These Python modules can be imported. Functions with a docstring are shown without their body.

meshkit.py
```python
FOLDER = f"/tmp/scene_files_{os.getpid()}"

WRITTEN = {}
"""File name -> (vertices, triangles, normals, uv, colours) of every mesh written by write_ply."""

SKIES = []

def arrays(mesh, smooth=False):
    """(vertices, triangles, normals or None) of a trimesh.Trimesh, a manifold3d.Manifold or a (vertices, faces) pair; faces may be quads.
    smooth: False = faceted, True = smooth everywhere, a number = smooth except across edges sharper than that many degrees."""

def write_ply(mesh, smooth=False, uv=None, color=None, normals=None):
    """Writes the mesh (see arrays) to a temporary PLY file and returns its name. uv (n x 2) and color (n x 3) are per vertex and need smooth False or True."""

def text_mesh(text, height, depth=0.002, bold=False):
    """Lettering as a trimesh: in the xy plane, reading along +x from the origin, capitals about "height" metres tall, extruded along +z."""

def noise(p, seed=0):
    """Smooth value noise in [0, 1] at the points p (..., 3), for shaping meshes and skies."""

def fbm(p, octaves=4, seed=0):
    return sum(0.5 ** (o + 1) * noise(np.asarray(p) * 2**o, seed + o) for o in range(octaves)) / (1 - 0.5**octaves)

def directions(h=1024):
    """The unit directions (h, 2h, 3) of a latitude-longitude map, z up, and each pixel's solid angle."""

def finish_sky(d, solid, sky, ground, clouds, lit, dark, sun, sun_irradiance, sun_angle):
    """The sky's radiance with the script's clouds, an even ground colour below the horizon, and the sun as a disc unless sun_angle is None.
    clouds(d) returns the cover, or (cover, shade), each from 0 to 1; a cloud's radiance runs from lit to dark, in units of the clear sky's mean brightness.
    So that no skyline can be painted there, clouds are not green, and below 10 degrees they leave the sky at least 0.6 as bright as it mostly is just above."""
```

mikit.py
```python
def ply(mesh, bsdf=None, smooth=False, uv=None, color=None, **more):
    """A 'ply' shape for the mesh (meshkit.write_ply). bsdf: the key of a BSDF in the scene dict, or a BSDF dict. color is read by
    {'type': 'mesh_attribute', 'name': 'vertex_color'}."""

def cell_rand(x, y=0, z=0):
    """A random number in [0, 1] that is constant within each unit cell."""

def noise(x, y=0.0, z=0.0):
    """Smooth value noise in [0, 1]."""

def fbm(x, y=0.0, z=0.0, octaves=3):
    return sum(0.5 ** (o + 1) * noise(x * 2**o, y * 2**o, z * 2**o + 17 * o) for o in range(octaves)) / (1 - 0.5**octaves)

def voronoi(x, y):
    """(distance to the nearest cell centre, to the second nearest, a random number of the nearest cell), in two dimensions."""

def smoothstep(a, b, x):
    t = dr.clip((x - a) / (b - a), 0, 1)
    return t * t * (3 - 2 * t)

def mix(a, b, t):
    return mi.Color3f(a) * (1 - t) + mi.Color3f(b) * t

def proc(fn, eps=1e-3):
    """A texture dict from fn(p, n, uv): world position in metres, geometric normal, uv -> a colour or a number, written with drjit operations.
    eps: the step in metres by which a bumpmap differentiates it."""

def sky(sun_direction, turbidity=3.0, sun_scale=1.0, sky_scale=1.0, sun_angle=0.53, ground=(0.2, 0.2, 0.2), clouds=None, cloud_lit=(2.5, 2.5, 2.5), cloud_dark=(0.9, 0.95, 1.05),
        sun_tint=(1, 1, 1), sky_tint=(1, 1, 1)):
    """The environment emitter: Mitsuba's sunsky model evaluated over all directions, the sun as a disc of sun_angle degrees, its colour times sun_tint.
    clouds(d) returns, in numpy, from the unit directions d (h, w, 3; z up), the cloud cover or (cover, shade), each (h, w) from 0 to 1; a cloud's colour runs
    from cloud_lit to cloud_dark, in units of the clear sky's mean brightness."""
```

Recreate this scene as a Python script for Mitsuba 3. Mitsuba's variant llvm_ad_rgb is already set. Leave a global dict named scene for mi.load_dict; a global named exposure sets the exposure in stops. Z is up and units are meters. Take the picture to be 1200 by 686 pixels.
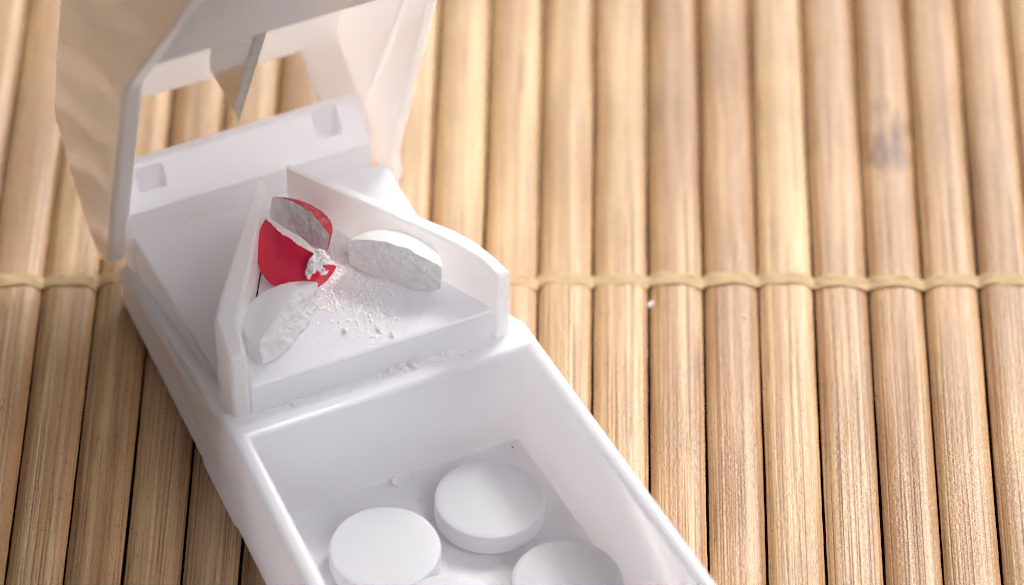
import math, random
import numpy as np, trimesh, manifold3d as m3, drjit as dr
import mitsuba as mi
import mikit, meshkit
from mikit import fbm, noise, smoothstep, mix, cell_rand
from manifold3d import Manifold, CrossSection

rng = np.random.default_rng(7)
random.seed(7)
T = mi.ScalarTransform4f
scene, labels = {}, {}
MM = 0.001

# ------------------------------------------------------------------ camera (lengths in mm, written in metres)
# x runs across the bamboo slats, y along them (away from the camera), z is up; z = 0 is the crown of the mat
FOCAL, PITCH, DIST, AZ = 5300.0, math.atan(5183 / 5300.0), 491.5, math.radians(0.912)
fwd = np.array([-math.sin(AZ) * math.cos(PITCH), math.cos(AZ) * math.cos(PITCH), -math.sin(PITCH)])
cam_pos = -fwd * DIST
FOCUS = 467.5
scene['camera'] = {
    'type': 'thinlens', 'fov': math.degrees(2 * math.atan(600 / FOCAL)), 'fov_axis': 'x',
    'aperture_radius': 0.0048, 'focus_distance': FOCUS * MM, 'near_clip': 0.005, 'far_clip': 20.0,
    'to_world': T().look_at(origin=(cam_pos * MM).tolist(), target=[0, 0, 0], up=[0, 0, 1])}
exposure = 0.56

# ------------------------------------------------------------------ light: one large lamp from the right, two added soft lamps, and the pale room round it
KEY_AZ = math.radians(54.0)              # from the right and behind
KEY_DIR = np.array([math.cos(KEY_AZ), math.sin(KEY_AZ), 0.0])
KEY_ELEV = math.radians(47.0)
kd = KEY_DIR * math.cos(KEY_ELEV) + np.array([0, 0, math.sin(KEY_ELEV)])
KEY_R = 1.1
scene['key_lamp'] = {
    'type': 'rectangle', 'to_world': T().look_at(origin=(kd * KEY_R).tolist(), target=[0, 0, 0], up=[0, 0, 1]).scale([0.0894, 0.0894, 1]),
    'bsdf': {'type': 'diffuse', 'reflectance': {'type': 'rgb', 'value': [0.8, 0.8, 0.8]}},
    'emitter': {'type': 'area', 'radiance': {'type': 'rgb', 'value': [46.0, 45.6, 44.8]}}}
def added_soft_lamp(key, az, elev, r, half, power):
    az, elev = math.radians(az), math.radians(elev)
    d = np.array([math.cos(az) * math.cos(elev), math.sin(az) * math.cos(elev), math.sin(elev)])
    scene[key] = {'type': 'rectangle', 'to_world': T().look_at(origin=(d * r).tolist(), target=[0, 0, 0], up=[0, 0, 1]).scale([half, half, 1]),
                  'bsdf': {'type': 'diffuse', 'reflectance': {'type': 'rgb', 'value': [0.8, 0.8, 0.8]}},
                  'emitter': {'type': 'area', 'radiance': {'type': 'rgb', 'value': power}}}


labels['key_lamp'] = {'label': 'square studio lamp behind and to the right, outside the picture', 'category': 'lamp'}
# two broad lamps added for fill and sheen, right front and behind, and a little stray light of the room
added_soft_lamp('added_soft_lamp', -46.0, 44.0, 1.3, 0.42, [2.6, 2.62, 2.88])
labels['added_soft_lamp'] = {'label': 'large soft fill lamp added at the right front, outside the picture', 'category': 'lamp'}
labels['added_back_lamp'] = {'label': 'large soft lamp added at the back for sheen, outside the picture', 'category': 'lamp'}
added_soft_lamp('added_back_lamp', 64.0, 43.0, 1.3, 0.42, [4.0, 3.96, 3.88])
scene['room_light'] = {'type': 'constant', 'radiance': {'type': 'rgb', 'value': [0.03, 0.03, 0.033]}}

# ------------------------------------------------------------------ helpers
A = math.radians(25.3)                       # the cutter is turned by this against the slats
RV = np.array([math.cos(A), math.sin(A), 0]); FV = np.array([math.sin(A), -math.cos(A), 0])
OO = np.array([-12.07, -29.17, 0.0])         # middle of the back edge of the tablet compartment


def W(s, t, z):
    """The cutter's own axes: s to its right, t towards its front, z up (mm)."""
    return OO + RV * s + FV * t + np.array([0, 0, 1.0]) * z


BALL = np.array(trimesh.creation.icosphere(subdivisions=2).vertices)


def hull(pts, r):
    r = np.broadcast_to(r, (len(pts),))
    return Manifold.hull_points(np.vstack([np.asarray(p) + BALL * q for p, q in zip(pts, r)]))


def hw(stz, r):
    """Rounded convex piece; the points lie on its outside, given in the cutter's axes."""
    p = np.asarray(stz, float)
    c = p.mean(0)
    return hull([W(*q) for q in p], r)


def box_w(s0, s1, t0, t1, z0, z1, r=0.4):
    return hw([(s, t, z) for s in (s0 + r, s1 - r) for t in (t0 + r, t1 - r) for z in (z0 + r, z1 - r)], r)


def union(ms):
    return Manifold.batch_boolean(ms, m3.OpType.Add)


def tm(m):
    if isinstance(m, Manifold):
        q = m.to_mesh()
        m = trimesh.Trimesh(np.array(q.vert_properties[:, :3]), np.array(q.tri_verts), process=True)
    return m


def obj(key, mesh, bsdf, smooth=35, label=None, category=None, group=None, kind=None, color=None):
    m = tm(mesh).copy()
    m.vertices = np.asarray(m.vertices) * MM
    scene[key] = mikit.ply(m, bsdf, smooth=smooth, color=color)
    tag(key, label, category, group, kind)
    return key


def tag(key, label=None, category=None, group=None, kind=None):
    d = {k: v for k, v in (('label', label), ('category', category), ('group', group), ('kind', kind)) if v}
    if d:
        labels[key] = d


# ------------------------------------------------------------------ materials
def rgb(*c):
    return {'type': 'rgb', 'value': list(c)}


def plastic(base, trans, weight, alpha=0.09, ior=1.5):
    """Milky plastic: a glossy skin over a white that partly lets light through. The gloss keeps its full strength in the blend."""
    gain = 1.0 / (1.0 - weight)
    return {'type': 'blendbsdf', 'weight': weight,
            'a': {'type': 'twosided', 'bsdf': {'type': 'roughplastic', 'diffuse_reflectance': rgb(*base), 'alpha': alpha, 'int_ior': ior, 'nonlinear': False,
                                               'specular_reflectance': mikit.proc(lambda p, n, uv, g=gain: mi.Color3f(g) + 0 * p.x)}},
            'b': {'type': 'principledthin', 'base_color': rgb(*trans), 'roughness': 0.6, 'diff_trans': 1.5, 'spec_trans': 0.0}}


scene['white_plastic'] = plastic((0.94, 0.945, 0.965), (0.98, 0.975, 0.99), 0.62, 0.15)
scene['guide_plastic'] = plastic((0.955, 0.945, 0.94), (0.985, 0.975, 0.975), 0.68, 0.14)
scene['lid_plastic'] = plastic((0.955, 0.945, 0.945), (0.99, 0.975, 0.965), 0.74, 0.035, 1.58)
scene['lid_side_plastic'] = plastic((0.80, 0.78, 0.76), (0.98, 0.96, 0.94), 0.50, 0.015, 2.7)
scene['shaded_panel_plastic'] = plastic((0.62, 0.595, 0.58), (0.98, 0.95, 0.94), 0.12, 0.06)  # lid plastic again, with the cover plate's shade put into its base colour


def steel(p, n, uv):
    x, y, z = p.x * 1000, p.y * 1000, p.z * 1000
    f = fbm(x * 3 + 9, y * 3, z * 3, 3)
    pit = smoothstep(0.70, 0.82, noise(x * 7, y * 7, z * 7))
    return mix((0.66, 0.66, 0.67), (0.80, 0.80, 0.81), f) * (1 - 0.65 * pit)


scene['blade_steel'] = {'type': 'twosided', 'bsdf': {'type': 'principled', 'base_color': mikit.proc(lambda p, n, uv: steel(p, n, uv) * 0.66), 'metallic': 1.0, 'roughness': 0.16}}
scene['ground_steel'] = {'type': 'twosided', 'bsdf': {'type': 'principled', 'base_color': mikit.proc(steel), 'metallic': 0.15, 'roughness': 0.5}}


def chalk_bump(p, n, uv):
    x, y, z = p.x * 1000, p.y * 1000, p.z * 1000
    return (fbm(x * 4.5, y * 4.5, z * 4.5, 4) - 0.5) * 0.00026


def chalk_col(p, n, uv):
    x, y, z = p.x * 1000, p.y * 1000, p.z * 1000
    f = fbm(x * 1.6 + 3, y * 1.6, z * 1.6, 4)
    return mix((0.90, 0.88, 0.86), (0.985, 0.98, 0.97), smoothstep(0.25, 0.68, f))


def tab_bump(p, n, uv):
    x, y, z = p.x * 1000, p.y * 1000, p.z * 1000
    return (fbm(x * 6, y * 6, z * 6, 2) - 0.5) * 0.00002


def red_col(p, n, uv):
    x, y, z = p.x * 1000, p.y * 1000, p.z * 1000
    dust = smoothstep(0.62, 0.80, fbm(x * 2.3 + 5, y * 2.3, z * 2.3, 4))
    f = fbm(x * 1.1, y * 1.1, z * 1.1 + 4, 3)
    return mix(mix((0.68, 0.016, 0.055), (0.80, 0.03, 0.08), f), (0.75, 0.30, 0.30), dust * 0.14)


def dusty_col(p, n, uv):
    x, y, z = p.x * 1000, p.y * 1000, p.z * 1000
    dust = smoothstep(0.45, 0.75, fbm(x * 1.6 + 5, y * 1.6, z * 1.6, 4))
    return mix((0.40, 0.020, 0.036), (0.62, 0.32, 0.30), dust * 0.35)


EPS = 4e-5
scene['chalk'] = {'type': 'blendbsdf', 'weight': 0.5,
                  'a': {'type': 'bumpmap', 'scale': 1.0, 'tex': mikit.proc(chalk_bump, EPS), 'bsdf': {'type': 'twosided', 'bsdf': {'type': 'diffuse', 'reflectance': mikit.proc(chalk_col)}}},
                  'b': {'type': 'principledthin', 'base_color': mikit.proc(chalk_col), 'roughness': 0.8, 'diff_trans': 1.5, 'spec_trans': 0.0}}
scene['tablet_white'] = plastic((0.78, 0.775, 0.785), (0.96, 0.95, 0.955), 0.46, 0.3, 1.4)
scene['coat_white'] = plastic((0.95, 0.945, 0.945), (0.98, 0.97, 0.965), 0.35, 0.25, 1.4)
scene['coat_red_dusty'] = {'type': 'bumpmap', 'scale': 1.0, 'tex': mikit.proc(tab_bump, EPS),
                           'bsdf': {'type': 'twosided', 'bsdf': {'type': 'principled', 'base_color': mikit.proc(dusty_col), 'roughness': 0.6, 'specular': 0.3}}}
scene['coat_red'] = {'type': 'bumpmap', 'scale': 1.0, 'tex': mikit.proc(tab_bump, EPS),
                     'bsdf': {'type': 'twosided', 'bsdf': {'type': 'principled', 'base_color': mikit.proc(red_col), 'roughness': 0.36, 'specular': 0.45}}}


def slat_parts(p):
    x, y = p.x * 1000, p.y * 1000
    i = dr.floor(x / 6.0 + 0.53)
    u = x - 6.0 * i + 0.2
    r1, r2, r3 = cell_rand(i, 3), cell_rand(i, 11), cell_rand(i, 29)
    uw = u + 0.22 * (noise(y * 0.03 + 40 * r1, i * 7.3) - 0.5)
    return x, y, i, u, uw, r1, r2, r3


def wood_col(p, n, uv):
    x, y, i, u, uw, r1, r2, r3 = slat_parts(p)
    fine = fbm(uw * 4.6 + i * 17.3, y * 0.018 + r1 * 50, 0, 3)
    coarse = fbm(uw * 1.3 + i * 5.7, y * 0.03 + r2 * 90, 3, 2)
    dash = noise(uw * 6.5 + i * 31.0, y * 0.045 + r3 * 70)
    dash2 = noise(uw * 8.5 + i * 57.0, y * 0.10 + r1 * 70)
    blotch = fbm(x * 0.12 + r2 * 9, y * 0.05, i * 2.0, 3)
    light = mix((0.58, 0.40, 0.215), (0.65, 0.47, 0.275), r2)
    mid = mix((0.44, 0.265, 0.125), (0.51, 0.325, 0.170), r1)
    c = mix(mid, light, smoothstep(0.30, 0.66, 0.65 * coarse + 0.35 * blotch + 0.16 * (r3 - 0.5)))
    c = mix(c, mid * mi.Color3f(0.70, 0.62, 0.60), smoothstep(0.46, 0.70, fine) * 0.55)
    c = mix(c, mi.Color3f(0.22, 0.105, 0.065), smoothstep(0.66, 0.88, dash) * smoothstep(0.38, 0.60, coarse + 0.3 * (r1 - 0.3)) * 0.60)
    c = mix(c, mi.Color3f(0.26, 0.135, 0.075), smoothstep(0.74, 0.92, dash2) * 0.65)
    c = mix(c, mi.Color3f(0.72, 0.56, 0.36), smoothstep(0.72, 0.92, noise(uw * 6.0 - i * 13.0, y * 0.03 + 33 * r1)) * 0.30)
    # a reddish streak along some of the slats
    red = smoothstep(0.58, 0.80, noise(uw * 2.2 + i * 91.0, y * 0.014 + 9 * r2)) * (0.25 + 0.75 * r3)
    c = mix(c, mi.Color3f(0.30, 0.135, 0.085), red * 0.40)
    # the knot on one slat at the upper right
    kx, ky = x - 41.9, y - 26.2
    d = dr.sqrt(dr.square(kx / 2.3) + dr.square(ky / 6.4))
    w = fbm(x * 0.9, y * 0.36, 5, 3)
    knot = (1 - smoothstep(0.35, 1.25, d + (w - 0.5) * 1.3)) * smoothstep(0.24, 0.54, fbm(x * 1.9 + 3, y * 0.22, 8, 3))
    c = mix(c, mi.Color3f(0.115, 0.045, 0.028), knot * 0.9)
    # tiny pores of the cut fibres
    pore = smoothstep(0.76, 0.93, noise(x * 6.0, y * 2.6, 2))
    c = c * (1 - 0.22 * pore)
    tone = cell_rand(i, 47)
    c = c * mix((1.06, 1.05, 1.02), (0.88, 0.79, 0.74), smoothstep(0.45, 1.0, tone))
    return c * (0.90 + 0.28 * blotch) * mi.Color3f(1.06, 1.02, 0.94)


def wood_bump(p, n, uv):
    x, y, i, u, uw, r1, r2, r3 = slat_parts(p)
    return (fbm(uw * 3.6 + i * 17.3, y * 0.02 + r1 * 50, 0, 3) * 0.00008 + fbm(x * 4.5, y * 2.8, 1, 2) * 0.00006
            + smoothstep(0.66, 0.88, noise(uw * 6.5 + i * 31.0, y * 0.045 + r3 * 70)) * -0.00005)


scene['bamboo'] = {'type': 'bumpmap', 'scale': 1.0, 'tex': mikit.proc(wood_bump, 6e-5),
                   'bsdf': {'type': 'twosided', 'bsdf': {'type': 'principled', 'base_color': mikit.proc(wood_col), 'roughness': 0.5, 'specular': 1.0}}}


def thread_col(p, n, uv):
    x, y, z = p.x * 1000, p.y * 1000, p.z * 1000
    return mix((0.56, 0.38, 0.20), (0.73, 0.54, 0.33), fbm(x * 2.2 + y * 4, y * 9, z * 5, 3))


scene['thread'] = {'type': 'twosided', 'bsdf': {'type': 'diffuse', 'reflectance': mikit.proc(thread_col)}}


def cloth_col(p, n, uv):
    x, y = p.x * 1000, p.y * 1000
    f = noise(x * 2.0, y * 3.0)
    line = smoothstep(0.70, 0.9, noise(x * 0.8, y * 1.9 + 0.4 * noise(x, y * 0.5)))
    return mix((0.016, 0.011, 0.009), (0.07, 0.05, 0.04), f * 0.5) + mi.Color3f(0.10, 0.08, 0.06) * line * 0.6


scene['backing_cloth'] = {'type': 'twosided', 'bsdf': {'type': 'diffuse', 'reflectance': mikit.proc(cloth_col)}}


def table_col(p, n, uv):
    return mix((0.10, 0.06, 0.04), (0.16, 0.10, 0.06), fbm(p.x * 90, p.y * 6, 0, 3))


scene['table_wood'] = {'type': 'twosided', 'bsdf': {'type': 'principled', 'base_color': mikit.proc(table_col), 'roughness': 0.4}}
scene['powder'] = {'type': 'principledthin', 'base_color': rgb(0.96, 0.945, 0.92), 'roughness': 0.8, 'diff_trans': 0.35, 'spec_trans': 0.0}

# ------------------------------------------------------------------ the table and the bamboo mat on it
PITCH_S = 6.0
I0, I1 = -17, 18
Y0, Y1 = -120.0, 150.0
obj('table_top', trimesh.creation.box(extents=(900, 700, 20), transform=trimesh.transformations.translation_matrix([0, 0, -13.2])), 'table_wood', smooth=False, kind='structure',
    label='dark wooden table top under the bamboo mat')
BACK = trimesh.creation.box(extents=((I1 - I0 + 1) * PITCH_S, Y1 - Y0, 0.7), transform=trimesh.transformations.translation_matrix([PITCH_S * (I0 + I1) / 2, (Y0 + Y1) / 2, -2.75]))
tag('bamboo_mat', 'bamboo placemat of long pale slats bound with cord, under the white pill cutter', 'placemat')
obj('bamboo_mat__backing', BACK, 'backing_cloth', smooth=False)

us = np.array([-1.0, -0.985, -0.94, -0.86, -0.74, -0.58, -0.38, -0.14, 0.14, 0.38, 0.58, 0.74, 0.86, 0.94, 0.985, 1.0])


def slat_top(a):
    return -0.88 * np.abs(a) ** 4.2


def slat_mesh(i, n=260):
    cx = PITCH_S * i - 0.2
    ys = np.linspace(Y0, Y1, n)
    half = 2.85 + 0.06 * (rng.random() - 0.5)
    z0 = -0.12 * rng.random()
    V, k = [], len(us) + 2
    for y in ys:
        q = np.array([i * 3.7, y * 0.03, 0.5])
        dx = 0.20 * (meshkit.noise(q, 1) - 0.5)
        hl = half + 0.13 * (meshkit.noise(np.array([i * 5.1, y * 0.07, 1.5]), 2) - 0.5) + 0.09 * (meshkit.noise(np.array([i * 5.1, y * 0.5, 9.5]), 12) - 0.5)
        hr = half + 0.13 * (meshkit.noise(np.array([i * 7.9, y * 0.07, 2.5]), 3) - 0.5) + 0.09 * (meshkit.noise(np.array([i * 7.9, y * 0.5, 8.5]), 13) - 0.5)
        dz = 0.14 * (meshkit.noise(np.array([i * 2.3, y * 0.05, 3.5]), 4) - 0.5)
        xs = np.where(us < 0, us * hl, us * hr) + cx + dx
        zs = slat_top(us) + z0 + dz
        ring = [(cx + dx - hl * 0.96, y, -2.38)] + [(x, y, z) for x, z in zip(xs, zs)] + [(cx + dx + hr * 0.96, y, -2.38)]
        V += ring
    V = np.array(V)
    a, b = np.meshgrid(np.arange(n - 1), np.arange(k), indexing='ij')
    a, b = a.ravel(), b.ravel()
    b2 = (b + 1) % k
    F = np.stack([a * k + b, (a + 1) * k + b, (a + 1) * k + b2, a * k + b2], 1)
    F = np.vstack([F[:, [0, 2, 1]], F[:, [0, 3, 2]]])
    cap0 = np.array([[0, j, j + 1] for j in range(1, k - 1)])
    cap1 = cap0[:, ::-1] + (n - 1) * k
    m = trimesh.Trimesh(V, np.vstack([F, cap0, cap1]), process=False)
    if m.volume < 0:
        m.invert()
    return m


for j, i in enumerate(range(I0, I1 + 1)):
    obj('bamboo_mat__slat' + (f'_{j:03d}' if j else ''), slat_mesh(i), 'bamboo', smooth=40)
labels['bamboo_mat__slat_%03d' % (7 - I0)] = {'label': 'slat with a dark purplish knot near its far end'}


def sweep(path, ry, rz, sides=7):
    p = np.asarray(path, float)
    t = np.gradient(p, axis=0)
    t /= np.linalg.norm(t, axis=1, keepdims=True)
    b = np.tile([0, 1.0, 0], (len(p), 1))
    nn = np.cross(t, b)
    nn /= np.linalg.norm(nn, axis=1, keepdims=True)
    ang = np.arange(sides) * 2 * np.pi / sides
    v = p[:, None] + ry * np.cos(ang)[None, :, None] * b[:, None] + rz * np.sin(ang)[None, :, None] * nn[:, None]
    n = len(p)
    i, j = np.meshgrid(np.arange(n - 1), np.arange(sides), indexing='ij')
    i, j = i.ravel(), j.ravel()
    j2 = (j + 1) % sides
    q = np.stack([i * sides + j, i * sides + j2, (i + 1) * sides + j2, (i + 1) * sides + j], 1)
    m = trimesh.Trimesh(v.reshape(-1, 3), np.vstack([q[:, [0, 1, 2]], q[:, [0, 2, 3]]]), process=False)
    return m


def loop_mesh(i):
    cx = PITCH_S * i - 0.2
    yb = 2.1 + 0.0145 * cx + 0.55 * (rng.random() - 0.5)
    tilt = 0.22 * (rng.random() - 0.5)
    ms = []
    for k in range(3):
        a = np.linspace(-1.03, 1.03, 26)
        ph = rng.random() * 6.28
        y = yb + (k - 1) * 0.54 + tilt * a * 2 + 0.10 * np.sin(a * 5 + ph)
        lift = 0.05 + 0.05 * np.cos(a * 5 + ph + k * 2.0)
        z = slat_top(np.clip(np.abs(a), 0, 1)) * (1 - 0.25 * (np.abs(a) > 0.8) * (np.abs(a) - 0.8) / 0.23) + lift
        ms.append(sweep(np.stack([cx + a * 2.90, y, z], 1), 0.36, 0.15))
    return trimesh.util.concatenate(ms)


for j, i in enumerate(range(I0, I1 + 1)):
    obj('bamboo_mat__cord_loop' + (f'_{j:03d}' if j else ''), loop_mesh(i), 'thread', smooth=60)

# ------------------------------------------------------------------ the pill cutter
tag('pill_cutter', 'white plastic pill cutter standing open on the bamboo mat, its blade lifted with the lid', 'pill cutter')


def wo(t, side):                              # half-width of the body
    return 17.15 + (0.032 if side < 0 else 0.05) * t


def side_wall(sd):
    r = 0.85
    th = 1.75 + (0.25 if sd < 0 else 0)
    pts = []
    for t in (-2.0, 39.5):
        o, i = wo(t, sd) - r, wo(t, sd) - th + r
        pts += [(sd * o, t, 14.2 - r), (sd * i, t, 14.2 - r), (sd * (o - 0.15), t, r), (sd * (i - 0.9), t, r)]
    return hw(pts, r)


def ramp(sd):
    r = 0.7
    o = lambda t: sd * (wo(t, sd) - r)
    i = lambda t: sd * (wo(t, sd) - 2.6)
    return hw([(f(t), t, z - r) for f in (o, i) for t, z in ((-1.5, 14.2), (-3.6, 14.1), (-10.5, 10.6))] + [(f(t), t, r) for f in (o, i) for t in (-1.5, -10.5)], r)


def deck():
    r = 1.1
    pts = []
    for sd in (-1, 1):
        for t, z in ((-1.5, 11.3), (-10.0, 10.7), (-36.3, 5.9)):
            pts += [(sd * (wo(t, sd) - r), t, z - r), (sd * (wo(t, sd) - r - 0.1), t, r)]
    return hw(pts, r)


body = [side_wall(-1), side_wall(1), ramp(-1), ramp(1), deck(),
        hw([(s, t, z) for s, z in ((-16.2, 13.5), (16.0, 13.5), (-15.6, 0.7), (15.6, 0.7)) for t in (-2.5, -0.75)] , 0.7),   # wall at the back of the compartment
        box_w(-17.6, 18.2, 38.2, 40.4, 0, 14.2, 0.8)]
floor = [(s, t, 0.5) for t in (-1.0, 39.0) for s in (-wo(t, -1) + 1.2, wo(t, 1) - 1.2)]
body.append(hw(floor, 0.5))
obj('pill_cutter__body', union(body), 'white_plastic')
# raised plate, hinge block with its two slots
obj('pill_cutter__raised_plate', hw([(s, t, z) for z in (5.0, 10.6) for s, t in ((-14.2, -34.8), (14.2, -34.8), (-13.8, -3.6), (13.8, -3.6))], 0.4), 'white_plastic')
blk = hw([(s, t, z) for s in (-14.6, 13.0) for t, z in ((-40.0, 17.2), (-39.2, 17.3), (-36.0, 13.7), (-35.6, 6.0), (-40.4, 6.0))], 0.35)
slot = lambda s0, s1, t0: box_w(s0, s1, t0, -36.9, 13.6, 25, 0.4)
blk = blk - slot(-12.9, -9.6, -38.7) - slot(7.6, 10.6, -39.2)
obj('pill_cutter__hinge_block', blk, 'white_plastic')

# the V-shaped holder: its table, and the two guide walls
ZF, ZG = 17.7, 23.3
Vp = np.array([(-2.4, -26.3), (-9.2, -14.3), (-13.2, -7.2), (-14.0, -3.15), (13.6, -3.15), (12.6, -5.2), (10.1, -10.2), (0.05, -26.5)])
Vp[:4, 0] += 0.32
Vp[5:, 0] -= 0.22


def prism(poly_st, z0, z1, ch=0.22):
    from shapely.geometry import Polygon
    p = Polygon(poly_st)
    q = p.buffer(-ch, join_style=2)
    ring = lambda g, z: [W(s, t, z) for s, t in np.array(g.exterior.coords)[:-1]]
    return Manifold.hull_points(np.array(ring(p, z0) + ring(p, z1 - ch) + ring(q, z1)))


def slit(a, b, wd, z0, z1):
    a, b = np.array(a, float), np.array(b, float)
    d = (b - a) / np.linalg.norm(b - a)
    nrm = np.array([-d[1], d[0]]) * wd / 2
    return Manifold.hull_points(np.array([W(*(p + e * nrm), z) for p in (a, b) for e in (-1, 1) for z in (z0, z1)]))


SL = [((-5.35, -20.6), (-8.75, -14.4)), ((3.7, -19.9), (10.6, -8.2))]
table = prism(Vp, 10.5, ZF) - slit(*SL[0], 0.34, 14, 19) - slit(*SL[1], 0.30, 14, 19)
obj('pill_cutter__pill_holder', table, 'white_plastic', smooth=25)
obj('pill_cutter__pill_holder__slot_shade', slit(*SL[0], 0.30, 14.05, 17.3), 'backing_cloth', smooth=False, label='black strip for the shade in the narrow slot at the foot of the left guide wall')  # black strips set into both slots stand in for the darkness inside
obj('pill_cutter__pill_holder__slot_shade_001', slit(*SL[1], 0.26, 14.05, 16.6), 'backing_cloth', smooth=False, label='black strip for the shade in the narrow slot at the foot of the right guide wall')


def guide(sd):
    r = 0.48
    if sd > 0:
        inn = [(0.05, -26.5), (10.1, -10.2), (11.6, -7.3), (12.6, -5.0), (13.1, -3.0)]
        out = [(0.45, -27.0), (12.2, -10.0), (13.3, -7.9), (14.1, -5.4), (14.75, -3.0)]
        zt = [22.9, 23.3, 23.35, 23.3, 23.1]
    else:
        inn = [(-3.0, -25.2), (-9.2, -14.3), (-13.2, -7.2), (-14.0, -3.3)]
        out = [(-3.75, -25.7), (-12.9, -11.9), (-15.3, -8.5), (-15.85, -3.6)]
        zt = [23.0, 23.3, 23.3, 22.6]
    ms = []
    for k in range(len(inn) - 1):
        rr = (0.2, r) if k == 0 else (r, r)
        pts, rad = [], []
        for e in (0, 1):
            p, q = np.array(inn[k + e]), np.array(out[k + e])
            d = (q - p) / np.linalg.norm(q - p)
            x = min(rr[e], 0.45 * np.linalg.norm(q - p))
            for g, drift in ((p + d * x, 0.22), (q - d * x, 0.0)):
                pts += [(*(g - d * drift), 10.9), (*g, zt[k + e] - x)]
                rad += [x, x]
        ms.append(hull([W(*p) for p in pts], rad))
    return union(ms)


obj('pill_cutter__pill_holder__guide_wall', guide(-1), 'guide_plastic')
obj('pill_cutter__pill_holder__guide_wall_001', guide(1), 'guide_plastic')

# the lid, open: its two sides, back, heel by the hinge, the plate that shuts the compartment, and the end wall
KINK, LEAN2 = np.array([-25.3, 41.5]), math.radians(36)
D2 = np.array([math.sin(LEAN2), math.cos(LEAN2)])
END = KINK + 44 * D2
Tlow, Tmid = np.array([-50.2, 17.2]), np.array([-41.2, 46.0])
Tend = END + np.array([-7.2, 5.2])


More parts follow.
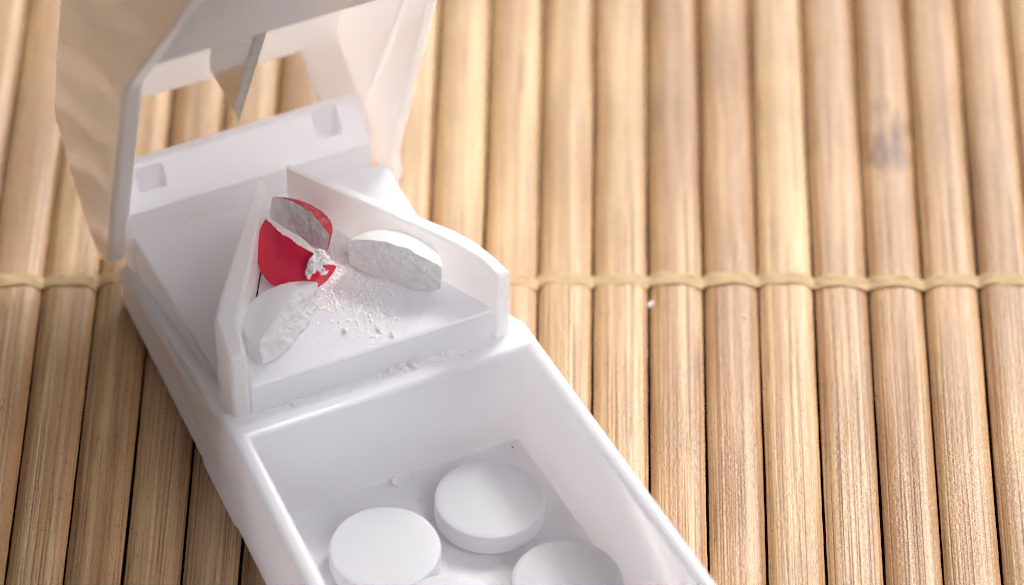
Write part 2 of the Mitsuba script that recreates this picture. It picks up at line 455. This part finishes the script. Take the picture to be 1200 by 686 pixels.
def lid_side(sd):
    r = 0.6
    s0, s1 = sd * (17.2 - r), sd * ((15.2 if sd < 0 else 15.75) + r)
    if sd < 0:
        rim = [(-36.2, 15.0), (-35.6, 11.0)]
        ear = [(-36.9, 7.6), (-38.6, 6.4), (-41.8, 7.4)]
    else:
        rim = [(-40.0, 11.6)]
        ear = [(-39.0, 5.6), (-41.8, 6.4)]
    lo = [tuple(KINK + (-0.6, 0))] + rim + ear + [(-46.2, 12.2), (-50.2, 16.6), (-50.2, 18.5), tuple(Tmid), tuple(KINK + 0.35 * (Tmid - KINK) + (0, 4))]
    up = [tuple(KINK + (-0.6, 0)), tuple(END), tuple(Tend), tuple(Tmid), (-45.2, 33.0)]
    pieces = [hw([(s, *q) for q in lo for s in (s0, s1)], r), hw([(s, *q) for q in up for s in (s0, s1)], r)]
    if sd > 0:      # round ear of the hinge
        pieces.append(hw([(s, -39.4 + 2.6 * math.cos(a), 7.6 + 2.6 * math.sin(a)) for a in np.linspace(0, 2 * np.pi, 14)[:-1] for s in (s0, s1)], r))
        # step along the inside of the rim
        pieces.append(hw([(15.5, *q) for q in [(-42.6, 13.6), (-29.3, 40.5), tuple(Tmid), (-49.4, 18.0)]], 0.45))
    return union(pieces)


def bulged(m):
    m = tm(m.refine_to_length(1.2))
    v = np.array(m.vertices)
    q = v - OO
    ss, tt, zz = q @ RV, q @ FV, q[:, 2]
    u = (zz - 34) / 30 + 0.25 * (tt + 38) / 14
    w = np.clip((-16.4 - ss) / 0.6, 0, 1)
    d = w * (0.40 * np.cos(np.clip(u, -1.5, 1.5) * 1.3) + 0.02 * np.sin(zz * 0.33 + tt * 0.16))
    v -= d[:, None] * RV
    return trimesh.Trimesh(v, m.faces, process=False)


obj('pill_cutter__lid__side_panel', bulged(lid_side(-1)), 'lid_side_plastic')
obj('pill_cutter__lid__side_panel_001', lid_side(1), 'lid_plastic')
lidback = [hw([(s, *q) for s in (-16.2, 16.2) for q in ((Tlow[0] + 0.2, Tlow[1]), Tmid)], 0.7),
           hw([(s, *q) for s in (-16.2, 16.2) for q in (Tmid, Tend)], 0.7)]
for a, b in ((10.9, 16.0), (-16.0, -10.9)):
    lidback.append(hw([(s, *q) for s in (a + 0.6, b) for q in (Tlow + (0.2, 0), (-46.0, 12.6), (-42.2, 9.4))], 0.6))
obj('pill_cutter__lid__back_panel', union(lidback), 'lid_plastic')
PL0 = KINK + 7.2 * D2 + np.array([-0.4, 0.3])
obj('pill_cutter__lid__cover_plate', hw([(s, *q) for s in (-15.6, 15.6) for q in (PL0, END - 0.5 * D2)], 0.55), 'shaded_panel_plastic')
obj('pill_cutter__lid__end_wall', hw([(s, *q) for s in (-16.0, 16.0) for q in (END + (-0.8, 0), Tend)], 0.7), 'lid_plastic')
obj('pill_cutter__lid__blade_holder', union([hw([(s, *q) for s in (a, b) for q in ((-43.0, 40.5), (-30.5, 46.0), (-24.5, 52.0), (-38.5, 50.5))], 0.35) for a, b in ((-3.4, -1.75), (-0.2, 1.4))]), 'lid_plastic')

# the blade: a plate, a hollow-ground facet and the ground strip along its edge
SB = -1.0
tip, mid, top, far, bk = (-37.9, 20.2), (-44.9, 22.4), (-28.0, 40.6), (-23.6, 49.8), (-43.6, 26.6)
facet = (-32.6, 34.4)
e1 = np.array(tip) - np.array(far); e1 /= np.linalg.norm(e1)
inw = np.array([e1[1], -e1[0]])
if np.dot(inw, np.array(mid) - np.array(tip)) < 0:
    inw = -inw
strip = 1.15
P = []
for q, h in ((mid, .42), (bk, .42), (facet, .42), ((-30.9, 38.6), .42), ((-40.5, 46.0), .42), ((-27.5, 50.5), .42)):
    P += [W(SB - h, *q), W(SB + h, *q)]
for q, h in ((np.array(tip) + inw * strip - 0.8 * e1, .17), (np.array(far) + inw * strip, .17)):
    P += [W(SB - h, *q), W(SB + h, *q)]
obj('pill_cutter__lid__blade', Manifold.hull_points(np.array(P)), 'blade_steel', smooth=False)
P = []
for q, h in ((np.array(tip) + inw * strip - 0.8 * e1, .17), (np.array(far) + inw * strip, .17), (np.array(tip), .02), (np.array(far), .02)):
    P += [W(SB - h, *q), W(SB + h + 0.25 * (h > .1), *q)]
obj('pill_cutter__lid__blade__cutting_edge', Manifold.hull_points(np.array(P)), 'ground_steel', smooth=False, label='ground edge of the blade')


# ------------------------------------------------------------------ tablets
def tablet_profile(R, edge, dome, bev=0.35, n=14):
    """Half profile (r, z) of a round biconvex tablet; z = 0 is its middle."""
    h = edge / 2
    out = [(0, -h - dome)]
    rr = R - bev
    for k in range(1, n + 1):
        x = rr * k / n
        out.append((x, -h - dome * (1 - (k / n) ** 2.2)))
    out += [(R - bev * 0.3, -h + bev * 0.28), (R, -h + bev), (R, h - bev), (R - bev * 0.3, h - bev * 0.28)]
    for k in range(n, 0, -1):
        out.append((rr * k / n, h + dome * (1 - (k / n) ** 2.2)))
    out.append((0, h + dome))
    return out


def tablet(R, edge, dome, **k):
    return CrossSection([tablet_profile(R, edge, dome, **k)]).revolve(120)


def rot(ax, deg):
    return trimesh.transformations.rotation_matrix(math.radians(deg), ax)[:3, :3]


def place_whole(key, s, t, tilt, az, label):
    m = tm(tablet(5.72, 2.6, 0.28, bev=0.36))
    R_ = rot([0, 0, 1], az) @ rot([1, 0, 0], tilt)
    v = m.vertices @ R_.T
    v[:, 2] += 1.03 - v[:, 2].min()
    v[:, :2] += W(s, t, 0)[:2]
    obj(key, trimesh.Trimesh(v, m.faces, process=False), 'tablet_white', smooth=28, label=label, category='tablet', group='whole tablets in the compartment')


place_whole('round_tablet', -5.3, 10.8, 1.0, 20, 'round white tablet in the compartment, brightest one beside its left wall')
place_whole('round_tablet_001', 7.2, 8.9, 1.0, 130, 'round white tablet in the compartment nearest the powdery step, half in shadow')
place_whole('round_tablet_002', 9.6, 22.6, 1.5, 60, 'round white tablet lying against the right wall of the compartment, its near side cut off')
place_whole('round_tablet_003', -3.1, 21.9, 1.0, 200, 'round white tablet of which only a sliver of the far edge shows')


def half(R, edge, dome, rough, seed, frac=0.0, bulge=0.0, chip=0.35):
    """Half a tablet, broken at x = frac, kept on the side of smaller x: (outside, broken face)."""
    m = tablet(R, edge, dome).trim_by_plane((-1, 0, 0), -frac).refine_to_length(0.16)
    m = tm(m)
    m.merge_vertices()
    v, f = np.array(m.vertices), np.array(m.faces)
    fn = m.face_normals
    on = (np.abs(v[:, 0] - frac) < 1e-4)
    cap = on[f].all(1) & (fn[:, 0] > 0.9)
    capv = np.zeros(len(v), bool); capv[f[cap].ravel()] = True
    outv = np.zeros(len(v), bool); outv[f[~cap].ravel()] = True
    edge_v = capv & outv
    n1 = meshkit.fbm(v * 0.55 + seed * 3.1, 3, seed) - 0.5
    n2 = meshkit.fbm(v * 1.9 + seed, 3, seed + 5) - 0.5
    n3 = meshkit.noise(v * 1.3 + 7 * seed, seed + 9)
    n4 = meshkit.fbm(v * 4.0 + 2 * seed, 2, seed + 3) - 0.5
    d = rough * (1.5 * n1 + 0.7 * n2 + 0.5 * n4) + bulge * (1 - (v[:, 1] / R) ** 2)
    d = d - chip * np.clip((np.abs(v[:, 2]) / (edge / 2 + dome)) - 0.75, 0, 1) * 2 * n3
    near = np.exp(-np.maximum(frac - v[:, 0], 0) / 0.35)
    v[:, 0] += np.where(capv, d, d * near * (v[:, 0] > frac - 1.2))
    # short normal jitter on the face itself
    coat = trimesh.Trimesh(v, f[~cap], process=False)
    core = trimesh.Trimesh(v, f[cap], process=False)
    for q in (coat, core):
        q.remove_unreferenced_vertices()
    return coat, core


def frame(xdir, zdir):
    """Rotation whose x column is xdir (the broken face looks along it) and z column near zdir; directions in the cutter's axes."""
    M = np.stack([RV, FV, [0, 0, 1.0]], 1)
    x = M @ np.asarray(xdir, float); x /= np.linalg.norm(x)
    z = M @ np.asarray(zdir, float); z -= x * (x @ z); z /= np.linalg.norm(z)
    return np.stack([x, np.cross(z, x), z], 1)


def place_half(key, parts, Rm, s, t, zmin, mats, label, group, names=('coating', 'core')):
    lo = min((p.vertices @ Rm.T)[:, 2].min() for p in parts)
    for p, mt, nm in zip(parts, mats, names):
        v = p.vertices @ Rm.T + W(s, t, 0)
        v[:, 2] += zmin - lo
        obj(f'{key}__{nm}', trimesh.Trimesh(v, p.faces, process=False), mt, smooth=True if nm == 'coating' and False else 40)
    tag(key, label, 'half tablet', group)


hw_l = half(5.4, 2.9, 0.85, 0.6, 3, frac=-0.8, bulge=0.2)
place_half('half_tablet', hw_l, frame((0.56, 0.82, 0.16), (0, 0, 1.0)), -7.0, -7.2, ZF - 0.02, ('coat_white', 'chalk'),
           'half of a white tablet lying against the left guide wall, crumbly broken side brightly lit', 'white tablet halves')
hw_r = half(5.5, 3.3, 1.2, 0.42, 11, frac=-1.8, bulge=0.15)
place_half('half_tablet_001', hw_r, frame((-0.74, 0.67, 0.06), (0.0, 0.0, 1.0)), 4.2, -9.7, ZF - 0.02, ('coat_white', 'chalk'),
           'half of a white tablet by the right guide wall, flat grey broken face in shade', 'white tablet halves')
rd_l = half(4.7, 2.2, 1.0, 0.35, 21, frac=0.6, bulge=0.0, chip=0.2)
place_half('red_half_tablet', rd_l, frame((0.65, -0.25, 0.715), (-0.66, 0.26, 0.70)), -3.0, -16.2, ZF - 0.02, ('coat_red', 'chalk'),
           'red coated tablet half, the larger one, lying against the left guide wall', 'red tablet halves')
rd_r = half(4.6, 2.5, 1.05, 0.35, 33, frac=-1.7, bulge=0.0, chip=0.2)
place_half('red_half_tablet_001', rd_r, frame((-0.88, 0.34, 0.33), (0.0, 0.0, 1.0)), -2.6, -20.3, ZF + 0.1, ('coat_red_dusty', 'chalk'),
           'smaller red coated tablet half standing open behind the larger one, pale inside showing', 'red tablet halves')

# ------------------------------------------------------------------ crumbs and powder
ICO = trimesh.creation.icosphere(subdivisions=1)
ICO2 = trimesh.creation.icosphere(subdivisions=2)


def lump(c, r, seed, flat=0.75, base=ICO2):
    v = np.array(base.vertices)
    v = v * (1 + 1.5 * (meshkit.fbm(v * 1.8 + seed * 1.7, 3, seed) - 0.5))[:, None]
    sq = np.array([math.cos(seed), math.sin(seed), 0])
    v = v - 0.35 * (v @ sq)[:, None] * sq
    v = v * np.array([1, 1, flat]) * r
    return trimesh.Trimesh(v + np.asarray(c), base.faces, process=False)


crumbs = [((-2.6, -12.1), ZF + 5.75, 0.95, 'largest white crumb, caught between the two red tablet halves')]
spots = [(-2.0, -6.5, ZF, .48, 'white crumb on the holder table, nearest the left tablet half'),
         (1.2, -5.3, ZF, .40, 'white crumb on the holder table, middle one of the loose three'),
         (3.0, -6.9, ZF, .42, 'white crumb on the holder table, right one of the loose three'),
         (2.2, -4.1, ZF, .50, 'white crumb at the front edge of the holder table'),
         (-9.6, -2.2, 14.2, .38, 'white crumb at the left on the step below the holder table'),
         (-6.8, -2.5, 14.2, .24, 'tiny white crumb on the step, second from its left end'),
         (2.4, -2.6, 14.2, .44, 'white crumb on the step, left one of the close row of three'),
         (3.6, -2.3, 14.2, .55, 'biggest white crumb on the step, middle one of the close row'),
         (4.4, -2.7, 14.2, .45, 'white crumb on the step, right one of the close row of three'),
         (1.0, -2.4, 14.2, .30, 'small white crumb on the step, just left of the close row'),
         (0.2, 0.6, 1.0, .55, 'white crumb on the compartment floor against its back wall, the larger one'),
         (2.5, 0.5, 1.0, .32, 'smaller white crumb on the compartment floor against its back wall')]
q0 = W(*crumbs[0][0], 0)
big = trimesh.util.concatenate([lump((q0[0] + dx, q0[1] + dy, crumbs[0][1] + dz), r, 40 + k, 0.9) for k, (dx, dy, dz, r) in enumerate(
    [(0, 0, 0, .8), (-.5, -.4, -.75, .7), (.4, .35, .35, .62), (.75, .0, -.25, .55), (-.9, -.6, -1.5, .55), (.0, .1, -1.1, .75), (.5, -.1, -1.7, .6), (.55, .5, -.8, .5)])])
obj('tablet_crumb', big, 'powder', smooth=False, label=crumbs[0][3], category='crumb')
for k, (s, t, z, r, lb) in enumerate(spots):
    c = W(s, t, z + 0.5 * r)
    obj(f'tablet_crumb_{k + 1:03d}', lump(c, r * (0.72 if z > 15 else 0.95), 60 + k), 'chalk', smooth=False, label=lb, category='crumb', group='loose crumbs on the cutter')
obj('dust_speck', lump(W(13.4, 0.9, 1.05), 0.11, 120), 'backing_cloth', smooth=True, label='tiny dark speck on the compartment floor at its back right corner', category='speck')
mats = [(15.1, -0.9, .5, 'white crumb on the mat at the gap between two slats, just below the cord'), (25.2, -3.2, .26, 'tiny white speck on the mat right of the larger crumb')]
for k, (x, y, r, lb) in enumerate(mats):
    zz = -0.9 if k == 0 else -0.1
    obj(f'mat_crumb' + (f'_{k:03d}' if k else ''), lump((x, y, zz + 0.3 * r), r, 90 + k), 'powder', smooth=False, label=lb, category='crumb')

pw = []
def grain(s, t, z, r):
    c = W(s, t, z + 0.3 * r)
    v = np.array(ICO.vertices) * (1 + 0.5 * (rng.random(len(ICO.vertices)) - 0.5))[:, None] * r * np.array([1, 1, .7])
    pw.append((v @ rot([0, 0, 1], rng.random() * 360).T + c, ICO.faces))


def inside_v(s, t):
    return t < -3.4 and s < 0.05 + (t + 26.6) * 0.588 - 0.3 and s > -1.9 - (t + 26.6) * 0.588 + 0.5


n = 0
while n < 2400:
    s, t = rng.normal(1.2, 1.9), rng.normal(-12.2, 3.2)
    if inside_v(s, t):
        grain(s, t, ZF, 0.03 + 0.20 * rng.random() ** 4); n += 1
n = 0
while n < 420:
    s, t = rng.normal(0.5, 5.5), rng.normal(-8.0, 4.0)
    if inside_v(s, t):
        grain(s, t, ZF, 0.03 + 0.10 * rng.random() ** 3); n += 1
for _ in range(170):
    s = rng.normal(3.4, 2.2) if rng.random() < .55 else rng.uniform(-13, 13)
    grain(s, rng.uniform(-3.0, -1.6), 14.2, 0.05 + 0.16 * rng.random() ** 3)
for _ in range(130):                          # dust strayed over the plate, the compartment floor and its tablets
    grain(rng.uniform(-13, 12), rng.uniform(-34, -28), 10.6, 0.02 + 0.07 * rng.random() ** 3)
    grain(rng.uniform(-13, 13), rng.uniform(0.6, 20), 1.0, 0.02 + 0.09 * rng.random() ** 3)
V_, F_, o = [], [], 0
for v, f in pw:
    V_.append(v); F_.append(f + o); o += len(v)
obj('tablet_powder', trimesh.Trimesh(np.vstack(V_), np.vstack(F_), process=False), 'powder', smooth=False, kind='stuff', label='fine white tablet powder on the holder between the broken halves', category='powder')
